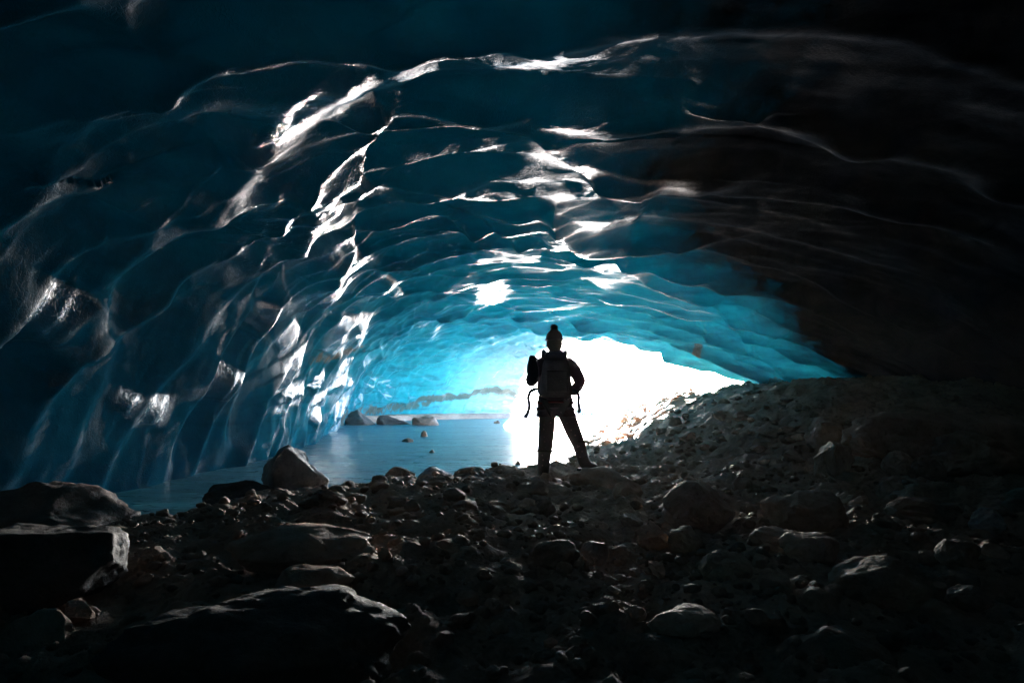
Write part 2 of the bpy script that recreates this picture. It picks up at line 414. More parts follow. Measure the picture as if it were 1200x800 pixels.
# facets of the scallops that catch the daylight: each is a tilted, rounded face cut into the wall where it stands
EXIT = np.array([3.6, 30.0, 1.7])
PD0 = B + N0 * H[..., None]
bvd = BVHTree.FromPolygons(PD0[::2, ::2].reshape(-1, 3).tolist(), grid_quads(PD0[::2, ::2].shape[0], PD0[::2, ::2].shape[1]).tolist())
PDs = PD0[::2, ::2]
def on_ice(px, py):       # the place on the undisplaced surface of the ice seen at this pixel
    h = bvd.ray_cast(Vector(CAM), Vector(ray(px, py)))
    if h[0] is None: return None
    i = np.unravel_index(np.argmin(np.sum((PDs - np.array(h[0])) ** 2, axis=2)), PDs.shape[:2])
    return B[2 * i[0], 2 * i[1]]
POL = np.zeros((NS, NV))
def facet(line, wpx):
    global H
    pts = []
    for (a, b) in zip(line[:-1], line[1:]):
        for f in np.linspace(0, 1, 5, endpoint=False): pts.append((a[0] + (b[0] - a[0]) * f, a[1] + (b[1] - a[1]) * f))
    pts.append(line[-1])
    W = [on_ice(*p) for p in pts]; W = [w for w in W if w is not None]
    if len(W) < 3: return
    W = np.array(W); W = np.array([W[max(i - 1, 0):i + 2].mean(0) for i in range(len(W))])
    wm = wpx / F * np.mean(W[:, 1]); nose = 1.5 * wm; ramp_ = max(3.4 * wm, 0.24)
    lo, hi = W.min(0) - 3 * ramp_, W.max(0) + 3 * ramp_
    sel = np.all((B > lo) & (B < hi), axis=2); Pq = B[sel]
    if not len(Pq): return
    Nq = N0[sel]; best = np.full(len(Pq), 1e9); sg = np.zeros(len(Pq)); al = np.zeros(len(Pq))
    for i in range(len(W) - 1):
        a, b = W[i], W[i + 1]; ab = b - a
        f = np.clip(((Pq - a) @ ab) / (ab @ ab + 1e-9), 0, 1)
        q = Pq - (a + f[:, None] * ab); d = np.linalg.norm(q, axis=1); m = d < best
        best[m] = d[m]; al[m] = (i + f[m]) / (len(W) - 1); sg[m] = -np.sign(np.sum(np.cross(Nq[m], ab) * q[m], axis=1))
    tap = np.sin(np.pi * np.clip(0.06 + 0.88 * al, 0, 1)) ** 0.8
    x = np.where(sg > 0, best / nose, best / ramp_)
    prof = np.where(sg > 0, 1 / (1 + x ** 2) ** 1.5, np.exp(-x * 1.3) * (1 + 1.3 * x))
    amp = 0.70 * nose + 0.015
    POL[sel] = np.maximum(POL[sel], smooth(2.6, 0.9, best / nose * np.where(sg > 0, 1.0, 0.8)) * smooth(0, 0.12, al) * smooth(1, 0.88, al) * (1 - 0.74 * smooth(0.30, 0.44, frac[sel])))
    # the scallops round it lie lower, so that the nose stands free
    H[sel] = H[sel] * (1 - 0.30 * np.exp(-(best / (1.6 * ramp_)) ** 2)) + amp * prof * tap
FACETS = [
    ([(262, 190), (300, 150), (330, 120), (362, 92), (408, 64)], 20), ([(142, 252), (150, 228), (165, 200)], 14), ([(20, 402), (55, 372), (92, 335)], 11),
    ([(295, 274), (306, 245), (330, 205), (370, 174)], 9), ([(425, 158), (457, 138)], 12), ([(332, 302), (345, 270), (370, 240), (400, 218), (437, 210)], 22),
    ([(362, 332), (378, 305), (400, 284)], 6), ([(380, 366), (392, 335), (405, 312), (426, 296)], 15),
    ([(300, 400), (313, 378), (329, 356)], 8), ([(380, 416), (392, 390), (413, 366)], 8), ([(410, 408), (418, 390), (436, 364)], 10), ([(437, 347), (463, 323)], 7),
    ([(454, 349), (472, 338)], 6), ([(331, 457), (340, 430), (351, 408)], 11), ([(318, 417), (352, 376)], 6), ([(389, 464), (402, 440), (417, 418)], 9),
    ([(371, 478), (382, 448)], 5), ([(428, 432), (442, 410), (462, 393)], 13), ([(461, 452), (475, 432), (490, 418)], 9), ([(503, 427), (526, 403)], 9), ([(494, 402), (507, 383)], 8),
    ([(414, 484), (420, 456)], 7), ([(439, 457), (452, 438)], 6), ([(387, 497), (403, 468)], 7), ([(364, 502), (373, 480)], 7), ([(256, 474), (265, 450), (278, 428)], 8),
    ([(172, 500), (181, 480), (189, 458)], 7), ([(139, 488), (160, 456)], 5), ([(470, 395), (486, 372)], 6), ([(448, 425), (462, 408)], 6), ([(522, 440), (540, 424)], 6),
    ([(655, 196), (690, 186), (745, 200), (842, 214)], 12), ([(636, 288), (665, 270), (700, 270), (745, 278)], 22), ([(798, 110), (830, 117), (866, 120)], 9),
    ([(690, 332), (742, 322), (792, 345), (832, 382)], 7), ([(868, 362), (892, 382), (908, 404)], 8), ([(575, 356), (640, 350), (700, 353)], 5), ([(600, 318), (660, 312), (720, 318)], 5),
    ([(640, 212), (652, 235), (660, 250)], 5), ([(540, 300), (590, 296), (640, 305)], 6), ([(520, 345), (560, 335)], 5), ([(700, 355), (770, 352), (820, 375)], 6), ([(640, 140), (668, 150), (690, 168)], 9),
]
for fc in FACETS: facet(*fc)
fr_ = np.random.default_rng(77); nf = 0
while nf < 40:                                   # the wall towards the mouth is covered in smaller faces of the same kind
    px, py = fr_.uniform(330, 575), fr_.uniform(335, 492)
    if py < 470 - 0.55 * (px - 330) or py < 345 or (px > 480 and py > 478): continue
    L_ = fr_.uniform(12, 30) * (1.15 - 0.5 * (px - 330) / 245); sl_ = fr_.uniform(0.35, 0.8)
    facet([(px, py), (px + 0.45 * L_ * sl_, py - 0.55 * L_), (px + L_ * sl_, py - L_)], fr_.uniform(3, 7)); nf += 1
fade = smooth(0, 0.03, T2)
lip = smooth(1.0, 0.985, T2)
P = B + N0 * (H * inward * (0.3 + 0.7 * lip))[..., None]
# the mouth's edge is ragged, not a clean ring
P[..., 1] += (smooth(0.90, 1.0, T2) * (0.9 * fbm(VL * 0.55, 3.3, 0.5, 3) + 0.35 * np.abs(fbm(VL * 1.7, 1.3, 2.5, 2))))

# dirt frozen into the near right-hand roof; clean blue to the left and past the lips near the mouth
ringpos = T2 + 0.03 * wu
def params_at(px, py):
    h = on_cave(px, py)
    if h is None: return None
    i = np.argmin(np.sum((B - h) ** 2, axis=2)); i = np.unravel_index(i, T2.shape); return frac[i], T2[i]
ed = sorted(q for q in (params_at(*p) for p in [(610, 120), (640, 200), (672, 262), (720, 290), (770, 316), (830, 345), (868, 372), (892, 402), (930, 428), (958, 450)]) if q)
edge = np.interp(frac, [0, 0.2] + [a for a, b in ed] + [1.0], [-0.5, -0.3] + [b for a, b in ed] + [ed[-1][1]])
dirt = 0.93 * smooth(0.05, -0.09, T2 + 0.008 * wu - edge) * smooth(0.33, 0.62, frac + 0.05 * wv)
# sediment bands low on the far left wall
band = np.zeros_like(T2)
def band_line(line, width):
    W = np.array([w for w in (on_cave(*p) for p in line) if w is not None]); d = np.full(T2.shape, 1e9)
    for a, b in zip(W[:-1], W[1:]):
        ab = b - a; f = np.clip(((B - a) @ ab) / (ab @ ab + 1e-9), 0, 1)
        d = np.minimum(d, np.linalg.norm(B - (a + f[..., None] * ab), axis=2))
    return np.exp(-(d / width) ** 2)
band = np.maximum(band, band_line([(490, 466), (530, 463), (555, 457), (585, 455), (605, 462)], 0.40))
band = np.maximum(band, 0.8 * band_line([(395, 488), (430, 480), (470, 476), (500, 470)], 0.5))
band = np.maximum(band, 0.9 * band_line([(820, 405), (850, 425), (890, 440), (930, 450)], 0.16))
band = np.maximum(band, 0.6 * band_line([(360, 420), (400, 405), (450, 408)], 0.25))

# outer face of the glacier
thick = (0.22 + 5.0 * smooth(1.0, 0.80, T2) + 0.5 * smooth(1.0, 0.97, T2))
sub = 4
OB = (B - N0 * (thick * inward)[..., None])[::sub, ::sub]
no_s, no_v = OB.shape[:2]
nin = NS * NV
qs = [grid_quads(NS, NV)]
oq = grid_quads(no_s, no_v, flip=True) + nin
qs.append(oq)
verts = np.concatenate([P.reshape(-1, 3), OB.reshape(-1, 3)])
# stitch the mouth: a rim from the inner edge to the outer edge
rim = []
for j in range(no_v - 1):
    o0 = nin + (no_s - 1) * no_v + j; o1 = o0 + 1
    for q in range(sub):
        i0 = (NS - 1) * NV + j * sub + q
        if q == 0: rim.append((i0, o0, o1, i0 + 1))
        else: rim.append((i0, o1, o1, i0 + 1))
rimq = [r for r in rim if len(set(r)) == 4]
cave_me = np_mesh('ice_cave', verts, np.concatenate(qs + [np.array(rimq)]))
ext = lambda a, fill: np.concatenate([a.ravel(), np.full(no_s * no_v, fill)])
thin = 0.020 + 0.105 * smooth(0.20, 0.85, T2 + 0.05 * wu + 0.05 * wv) ** 1.2
thin_o = (0.020 + 0.105 * smooth(0.20, 0.85, T2) ** 1.2)[::sub, ::sub]
attr(cave_me, 'thin', np.concatenate([thin.ravel(), thin_o.ravel()]))
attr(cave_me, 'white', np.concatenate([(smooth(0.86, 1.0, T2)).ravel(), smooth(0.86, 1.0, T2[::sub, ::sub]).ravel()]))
attr(cave_me, 'polish', ext(POL, 0.3)); attr(cave_me, 'deep_shade', ext(0.96 * smooth(0.74, 0.34, T2 + 0.06 * wu), 0.5))
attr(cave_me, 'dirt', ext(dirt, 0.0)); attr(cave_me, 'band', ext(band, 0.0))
bm = bmesh.new(); bm.from_mesh(cave_me)
# close the back of the cave and the triangles left along the rim
back = [e for e in bm.edges if e.is_boundary and e.verts[0].co.y < -6]
bmesh.ops.holes_fill(bm, edges=[e for e in bm.edges if e.is_boundary and min(v.co.y for v in e.verts) > -6 and min(v.co.z for v in e.verts) > -0.9], sides=4)
bm.to_mesh(cave_me); bm.free()
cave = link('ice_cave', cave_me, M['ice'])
tag(cave, 'scalloped blue glacier ice cave arching over the lake and rocks', 'ice cave')

bw = np.array([(-9, -9.3, -1.2), (12, -9.9, -1.2), (12, -9.9, 5.5), (-9, -9.3, 5.5), (-9, -10.3, -1.2), (12, -10.9, -1.2), (12, -10.9, 5.5), (-9, -10.3, 5.5)])
back_wall = link('ice_wall', np_mesh('ice_wall', bw, [(0, 1, 2, 3), (5, 4, 7, 6), (4, 0, 3, 7), (1, 5, 6, 2), (3, 2, 6, 7), (4, 5, 1, 0)], False), M['ice'])
tag(back_wall, 'dark ice wall closing the inner end of the cave', 'ice wall', kind='structure')

# ------------------------------------------------------------------ ground
SH = np.array([(-10, -5.5), (0, -5.2), (3.5, -4.6), (5.2, -3.6), (6.6, -2.9), (7.6, -2.0), (8.3, -1.0), (8.9, 0.0), (10, 0.75), (12, 1.3), (15, 1.95), (20, 2.75), (30, 4.2), (45, 8), (60, 14), (4000, 400)])
def ground_z(x, y, detail=True):
    x = np.asarray(x, float); y = np.asarray(y, float)
    s = x - np.interp(y, SH[:, 0], SH[:, 1])
    s = s + 0.25 * perlin(x * 0.9, y * 0.9, 3.3)
    z = -0.45 + 0.57 * smooth(-0.9, 0.35, s) + 0.17 * smooth(0.2, 1.6, s)
    z = z + 1.30 * smooth(1.5, 6.0, x) * smooth(3, 11, y) * (1 - 0.45 * smooth(14, 26, y)) * smooth(0, 2.0, s)
    z = z - 0.10 * smooth(3.5, 1.5, y)
    out = smooth(44, 60, y + 0.15 * np.abs(x))
    z = np.where(out > 0, z * (1 - out) + out * (0.5 + 7.0 * smooth(60, 300, y) + 0.8 * smooth(60, 90, y) * fbm(x * 0.02, y * 0.02, 3.0, 4)), z)
    if detail:
        near = smooth(60, 20, y) * smooth(-0.6, 0.3, s)
        z = z + near * (0.11 * fbm(x * 0.9, y * 0.9, 1.1, 3) + 0.075 * fbm(x * 3.1, y * 3.1, 4.1, 3) + 0.035 * np.abs(fbm(x * 10, y * 10, 2.1, 3)))
        z = z + (1 - near) * 0.02 * fbm(x * 0.3, y * 0.3, 1, 2)
    return z
def axis(parts):
    a = []
    for lo, hi, n in parts: a += list(np.linspace(lo, hi, n, endpoint=False))
    return np.array(a + [parts[-1][1]])
gx = axis([(-320, -40, 24), (-40, -6, 30), (-6, 10, 560), (10, 40, 30), (40, 320, 24)])
gy = axis([(-60, -12, 8), (-12, 0.6, 20), (0.6, 9, 320), (9, 26, 240), (26, 60, 60), (60, 320, 60)])
GX, GY = np.meshgrid(gx, gy, indexing='ij')
GZ = ground_z(GX, GY)
gm = np_mesh('ground', np.stack([GX, GY, GZ], -1).reshape(-1, 3), grid_quads(len(gx), len(gy)))
attr(gm, 'snow', smooth(46, 54, GY + 0.15 * np.abs(GX)))
tag(link('ground', gm, M['ground']), 'brown stony cave floor rising to the right', kind='structure')

# lake
lx = np.linspace(-16, 14, 60); ly = np.linspace(2.5, 50, 90)
LX, LY = np.meshgrid(lx, ly, indexing='ij')
tag(link('lake', np_mesh('lake', np.stack([LX, LY, 0 * LX + 0.003], -1).reshape(-1, 3), grid_quads(60, 90)), M['lake']),
    'still blue meltwater lake skinned with thin ice', kind='structure')

# far gravel shore along the back wall
def strip(path, w, h, n=160, m=14, seed=0):
    path = np.array(path, float); L = np.concatenate([[0], np.cumsum(np.linalg.norm(np.diff(path, axis=0), axis=1))])
    s = np.linspace(0, L[-1], n); X = np.interp(s, L, path[:, 0]); Y = np.interp(s, L, path[:, 1])
    tx, ty = np.gradient(X), np.gradient(Y); ln = np.hypot(tx, ty); nx, ny = -ty / ln, tx / ln
    q = np.linspace(-1, 1, m)
    PX = X[:, None] + nx[:, None] * q * w; PY = Y[:, None] + ny[:, None] * q * w
    PZ = -0.25 + (h + 0.25) * np.clip(1.25 * (1 - np.abs(q) ** 2.2), 0, 1)[None] * smooth(0, 0.06, s / L[-1])[:, None] * smooth(1, 0.9, s / L[-1])[:, None]
    PZ = PZ + 0.05 * fbm(PX * 1.6, PY * 1.6, seed, 4)
    return np_mesh('shore', np.stack([PX, PY, PZ], -1).reshape(-1, 3), grid_quads(n, m, True))
tag(link('shore', strip([(-9.5, 32), (-7.2, 37.3), (-4.2, 39.6), (0, 41.5), (3.2, 44.5), (6, 49)], 1.3, 0.34), M['ground']),
    'low gravel shore across the far side of the lake', kind='structure'); gs = bpy.data.meshes['shore']; attr(gs, 'snow', np.zeros(len(gs.vertices)))

# ------------------------------------------------------------------ rocks
def ico(sub):
    bm = bmesh.new(); bmesh.ops.create_icosphere(bm, subdivisions=sub, radius=1.0)
    v = np.array([p.co[:] for p in bm.verts]); f = np.array([[q.index for q in p.verts] for p in bm.faces]); bm.free()
    return v, f
ICO = {k: ico(k) for k in (2, 3, 4, 5)}
def rock_mesh(seed, sub=4, angular=0.5, rough=0.05, cuts=9, dims=(1, 1, 1), flat=0.0, boxy=0.0):
    r = np.random.default_rng(seed); v, f = ICO[sub]; v = v.copy()
    if boxy:
        v = v / (np.sum(np.abs(v) ** (2 + 6 * boxy), 1) ** (1 / (2 + 6 * boxy)))[:, None] * 0.8
    # planes cut the ball into facets; angular rocks are cut deeper
    for k in range(cuts):
        n = r.normal(size=3); n /= np.linalg.norm(n)
        d = 1.0 - angular * r.uniform(0.25, 0.75)
        over = np.maximum(v @ n - d, 0)
        v = v - (over * (0.80 + 0.18 * angular))[:, None] * n
    o = r.uniform(0, 50, 3)
    low = fbm(v[:, 0] * 1.1 + o[0], v[:, 1] * 1.1 + o[1], v[:, 2] * 1.1 + o[2], 2)
    mid = fbm(v[:, 0] * 3.2 + o[1], v[:, 1] * 3.2 + o[2], v[:, 2] * 3.2 + o[0], 4, 0.55)
    nn = v / np.linalg.norm(v, axis=1)[:, None]
    v = v + nn * (0.14 * low + rough * mid - 0.9 * rough * np.abs(fbm(v[:, 0] * 2.1 + o[2], v[:, 1] * 2.1 + o[0], v[:, 2] * 2.1 + o[1], 5, 0.6)))[:, None]
    lo, hi = v.min(0), v.max(0)
    v = (v - (lo + hi) / 2) / (hi - lo)                       # unit box
    if flat: v[:, 2] = np.where(v[:, 2] > 0, 0.5 * (v[:, 2] * 2) ** (1 + flat) if False else v[:, 2] * (1 - 0.3 * flat), v[:, 2])
    v = v * np.array(dims)
    return np_mesh('rock', v, f)

def ground_hit(px, py, zoff=0.0):
    d = ray(px, py); s = np.linspace(0.8, 60, 4000)
    p = CAM + d * s[:, None]
    g = np.maximum(ground_z(p[:, 0], p[:, 1], False), 0.0) + zoff
    i = np.argmax(p[:, 2] < g)
    return p[i] if p[i, 2] < g[i] + 0.2 else p[-1]

def place_rock(box, label, mat='rock_brown', angular=0.5, seed=1, name='rock', deep=0.85, tilt=0.0, dist=None, rough=0.05, sink=0.25, cat='rock', group=None, rz=None, sub=5, boxy=0.0):
    x0, y0, x1, y1 = box; cx = (x0 + x1) / 2
    p = ground_hit(cx, y1) if dist is None else CAM + ray(cx, y1) * (dist / ray(cx, y1)[1])
    w = (x1 - x0) / F * p[1]; dp = w * deep
    c_y = p[1] + dp * 0.35
    w = (x1 - x0) / F * c_y; h = 0.8 * (y1 - y0) / F * c_y
    me = rock_mesh(seed, sub, angular, rough, boxy=boxy)
    n = len(me.vertices); co = np.empty(n * 3); me.vertices.foreach_get('co', co); co = co.reshape(-1, 3)
    rz = random.uniform(-0.5, 0.5) if rz is None else rz
    Rm = np.array(Euler((0, tilt, rz)).to_matrix()); co = co @ Rm.T
    co = (co - (co.max(0) + co.min(0)) / 2) / (co.max(0) - co.min(0))
    X = (cx - 600) / F * c_y; zb = p[2] if dist is None else min(p[2], float(ground_z(X, c_y, False)) + 0.1)
    c_, s_ = math.cos(PITCH), math.sin(PITCH)
    for it in range(12):                                       # size the rock so that it stands as tall and wide as it should
        dp = min(w * deep, 1.6 * h + 0.3)
        q = co * np.array([w, dp, h * (1 + sink)]) + np.array([X, c_y, zb + h * (1 + sink) / 2 - h * sink]) - CAM
        dep = q[:, 1] * c_ + q[:, 2] * s_; up = q[:, 2] * c_ - q[:, 1] * s_
        u = 600 + F * q[:, 0] / dep; v = 400 - F * up / dep
        w *= float(np.clip((x1 - x0) / (u.max() - u.min()), 0.7, 1.4)); X += 0.8 * ((x0 + x1) / 2 - (u.max() + u.min()) / 2) / F * c_y
        h = max(h + 0.7 * (v.min() - y0) / F * c_y, 0.12 * w)
    co = co * np.array([w, dp, h * (1 + sink)])
    me.vertices.foreach_set('co', co.ravel()); me.update()
    o = link(name, me, M[mat])
    o.location = (X, c_y, zb + h * (1 + sink) / 2 - h * sink)
    tag(o, label, cat, group)
    return o

HERO = [
 # box, label, material, angular, extras
 ((306, 521, 386, 578), 'angular grey boulder with lit fractured face standing at the lake edge', 'rock_grey', 0.95, dict(rough=0.05, dist=7.0, deep=0.9, boxy=0.40, rz=0.75, seed=44, tilt=0.15)),
 ((230, 562, 322, 600), 'dark wedge of rock left of the angular grey boulder, lying by the water', 'rock_black', 0.7, dict(dist=6.4)),
 ((262, 612, 442, 674), 'long brown boulder with sloping flat top on the pale slab', 'rock_brown', 0.55, dict(deep=0.6)),
 ((316, 660, 416, 714), 'rounded brown boulder in front of the long flat topped boulder', 'rock_brown', 0.5, {}),
 ((105, 684, 482, 860), 'huge dark boulder cut off by the bottom edge of the photo', 'rock_black', 0.45, dict(deep=0.6, dist=1.95, sink=0.15, boxy=0.2, rz=-0.15, seed=31, rough=0.07)),
 ((-40, 612, 152, 716), 'big dark boulder with a sharp pale right edge at the left', 'rock_black', 0.6, dict(deep=0.7, boxy=0.6, rz=0.3, seed=12)),
 ((-90, 563, 166, 650), 'large sloping dark boulder behind the sharp edged boulder', 'rock_dark', 0.6, dict(dist=4.6)),
 ((-40, 712, 92, 830), 'rough boulder in the bottom left corner with a grazed top', 'rock_brown', 0.75, dict(dist=2.3)),
 ((150, 598, 446, 664), 'broad pale flat slab leaning behind the long boulder', 'rock_grey', 0.6, dict(deep=0.55, tilt=-0.10, sink=0.1, dist=4.6)),
 ((392, 594, 440, 622), 'small angular block sitting on the upper end of the pale slab', 'rock_brown', 0.7, dict(dist=5.3)),
 ((340, 578, 372, 600), 'squat dark stone just below the angular grey boulder', 'rock_dark', 0.6, dict(dist=6.2)),
 ((318, 580, 345, 606), 'dark upright stone between the wedge and the squat stone', 'rock_dark', 0.6, dict(dist=6.0)),
 ((450, 546, 487, 577), 'upright rounded stone standing highest along the lake edge rocks', 'rock_brown', 0.45, dict(dist=7.6)),
 ((478, 546, 536, 566), 'low flat slab at the water behind the lake edge stones', 'rock_grey', 0.5, dict(dist=8.2)),
 ((528, 546, 574, 582), 'blocky boulder right of the low flat slab at the lake edge', 'rock_brown', 0.55, dict(dist=7.6)),
 ((566, 556, 620, 590), 'smooth brown boulder with pale right face left of the hiker', 'rock_brown', 0.5, dict(dist=7.0)),
 ((426, 573, 452, 594), 'round stone at the left of the lake edge row', 'rock_brown', 0.4, dict(dist=6.7)),
 ((484, 564, 518, 590), 'pale faced stone in front of the low flat slab', 'rock_brown', 0.6, dict(dist=6.8)),
 ((400, 565, 438, 579), 'flat dark stone lying in the shallows right of the grey boulder', 'rock_dark', 0.5, dict(dist=7.3)),
 ((576, 545, 612, 562), 'flat topped stone half hidden behind the smooth brown boulder', 'rock_brown', 0.5, dict(dist=8.0)),
 ((818, 643, 884, 686), 'rounded boulder with a pale cap lying alone in the middle right', 'rock_brown', 0.45, {}),
 ((890, 572, 996, 628), 'large hunched boulder half way up the right slope', 'rock_dark', 0.6, {}),
 ((776, 562, 862, 620), 'dark low boulder on the slope right of the hiker', 'rock_dark', 0.5, dict(seed=79, deep=1.1)),
 ((912, 622, 984, 664), 'smooth oval boulder below the hunched boulder', 'rock_brown', 0.35, {}),
 ((970, 650, 1094, 714), 'largest round boulder in the right foreground', 'rock_brown', 0.35, {}),
 ((930, 686, 984, 726), 'egg shaped stone left of the largest round boulder', 'rock_brown', 0.3, {}),
 ((758, 706, 850, 752), 'wide worn boulder behind the one touching the bottom edge', 'rock_brown', 0.4, {}),
 ((730, 740, 882, 830), 'broad grainy boulder touching the bottom edge right of centre', 'rock_brown', 0.45, dict(dist=2.25)),
 ((893, 732, 1054, 840), 'smooth sloping boulder at the bottom edge below the egg shaped stone', 'rock_dark', 0.45, dict(dist=2.2)),
 ((1038, 730, 1114, 830), 'tall narrow boulder at the bottom edge towards the right corner', 'rock_dark', 0.4, dict(dist=2.4)),
 ((1034, 582, 1130, 612), 'flat ridge of rock on the dark right slope', 'rock_brown', 0.5, {}),
 ((1134, 594, 1180, 624), 'pale faced stone by the right edge below the flat ridge', 'rock_grey', 0.4, {}),
 ((1088, 504, 1215, 562), 'craggy boulder mound at the right edge of the slope', 'rock_brown', 0.75, dict(rough=0.10)),
 ((1032, 527, 1074, 560), 'round stone at the left foot of the craggy mound', 'rock_brown', 0.4, {}),
 ((1064, 534, 1110, 564), 'stone wedged between the round stone and the craggy mound', 'rock_brown', 0.6, {}),
 ((985, 482, 1215, 536), 'long dark ledge of rock along the top of the right slope', 'rock_dark', 0.6, dict(deep=0.4)),
 ((1030, 450, 1104, 480), 'rounded boulder on the skyline above the long ledge', 'rock_dark', 0.5, dict(dist=10.5)),
 ((904, 464, 958, 496), 'square boulder on the skyline under the low ice edge', 'rock_dark', 0.75, dict(dist=11.0)),
 ((942, 494, 988, 524), 'boulder just below the square skyline boulder', 'rock_brown', 0.5, {}),
 ((953, 516, 1002, 560), 'upright dark boulder above the hunched boulder', 'rock_dark', 0.6, {}),
 ((744, 609, 787, 642), 'small boulder with flat left face in the centre of the floor', 'rock_brown', 0.6, {}),
 ((782, 615, 824, 648), 'brown stone touching the flat faced small boulder', 'rock_brown', 0.45, {}),
 ((624, 631, 680, 666), 'dark stone half sunk in the floor below the hiker', 'rock_dark', 0.45, {}),
 ((680, 633, 714, 660), 'small stone right of the half sunk dark stone', 'rock_dark', 0.45, {}),
 ((717, 561, 754, 590), 'brown stone beside the hiker on the right', 'rock_brown', 0.5, {}),
 ((1094, 631, 1150, 670), 'rounded stone above the largest round boulder', 'rock_dark', 0.45, {}),
 ((1108, 684, 1164, 716), 'low stone right of the largest round boulder', 'rock_dark', 0.5, {}),
 ((878, 616, 942, 646), 'dark low stone left of the smooth oval boulder', 'rock_dark', 0.5, {}),
 ((384, 700, 442, 735), 'flat brown stone right of the huge bottom boulder', 'rock_dark', 0.6, {}),
 ((70, 700, 112, 735), 'split angular stone beside the corner boulder', 'rock_brown', 0.8, {}),
 ((566, 700, 590, 722), 'small round stone alone on the open floor near the centre', 'rock_brown', 0.35, {}),
]
HB = []
for i, (box, lab, mt, an, kw) in enumerate(HERO):
    place_rock(box, lab, mt, an, **{'seed': 100 + i * 7, **kw}, name='boulder' if (box[2] - box[0]) > 60 else 'rock', cat='boulder' if 'boulder' in lab else 'rock')
    HB.append(box)

# rocks in and across the lake
place_rock((402, 480, 444, 497), 'dark rock pile heap at the foot of the ice across the lake', 'rock_black', 0.8, 901, dist=29, deep=0.6)
place_rock((440, 486, 488, 497), 'dark broken rock against the ice left of the grey slab', 'rock_black', 0.8, 902, dist=29.5, deep=0.5)
place_rock((482, 486, 515, 498), 'smooth grey slab on the far side of the lake', 'rock_dark', 0.35, 903, dist=29, deep=0.6)
place_rock((492, 504, 501, 512), 'single small dark stone standing out of the middle of the lake', 'rock_dark', 0.5, 904, dist=19.5, sub=4)
place_rock((578, 492, 586, 497), 'tiny dark stone in the far lake before the gravel shore', 'rock_dark', 0.5, 905, dist=31, sub=4)
place_rock((602, 539, 614, 544), 'flat stone in the water left of the hiker at the knee', 'rock_dark', 0.5, 906, dist=11, sub=4)
place_rock((466, 513, 486, 517), 'thin dark reef of stone barely above the lake', 'rock_dark', 0.5, 907, dist=17, sub=4)
place_rock((498, 526, 514, 530), 'low dark stone awash in the near lake', 'rock_dark', 0.5, 908, dist=13.5, sub=4)

# medium stones: shared shapes, each stone an object of its own
VAR = [rock_mesh(500 + i, 4, a, 0.06) for i, a in enumerate((0.3, 0.4, 0.5, 0.6, 0.7, 0.8, 0.45, 0.55, 0.65, 0.35))]
mats3 = ['rock_brown', 'rock_dark', 'rock_brown', 'rock_grey']
VM = []
for i, me in enumerate(VAR):
    for mt in ('rock_brown', 'rock_dark'):
        m2 = me.copy(); m2.materials.append(M[mt]); VM.append(m2)
def scatter(n, region, smin, smax, label, group, seed):
    r = np.random.default_rng(seed); k = 0; tries = 0
    while k < n and tries < 6000:
        tries += 1
        px, py = r.uniform(region[0], region[2]), r.uniform(region[1], region[3])
        if any(b[0] - 4 < px < b[2] + 4 and b[1] + 0.3 * (b[3] - b[1]) < py < b[3] + 3 for b in HB): continue
        if 615 < px < 705 and 535 < py < 572: continue
        p = ground_hit(px, py)
        if p[1] > 40 or ground_z(p[0], p[1]) < -0.02: continue
        s = (smin + (smax - smin) * r.random() ** 2.2)
        s = s * p[1] / F if smin > 1 else s
        o = link('stone', VM[r.integers(len(VM))])
        sx, sy, sz = s * r.uniform(0.8, 1.2), s * r.uniform(0.7, 1.1), s * r.uniform(0.45, 0.8)
        o.scale = (sx, sy, sz); o.rotation_euler = (r.normal() * 0.2, r.normal() * 0.2, r.uniform(0, 6.28))
        o.location = (p[0], p[1], float(ground_z(p[0], p[1])) + sz * 0.28)
        tag(o, label, 'stone', group); k += 1
scatter(60, (385, 552, 640, 606), 9, 30, 'loose stone in the row of stones between lake and hiker', 'stones along the lake edge', 21)
scatter(26, (160, 590, 400, 690), 9, 26, 'loose stone scattered round the slab and boulders on the left', 'stones among the left boulders', 22)
scatter(60, (700, 470, 1000, 560), 8, 24, 'loose stone on the backlit slope right of the hiker', 'stones on the backlit slope', 23)
scatter(70, (450, 590, 900, 790), 9, 30, 'loose stone lying on the open floor before the hiker', 'stones on the open cave floor', 24)
scatter(70, (860, 560, 1200, 790), 9, 34, 'loose stone among the round boulders in the dark right foreground', 'stones among the right boulders', 25)

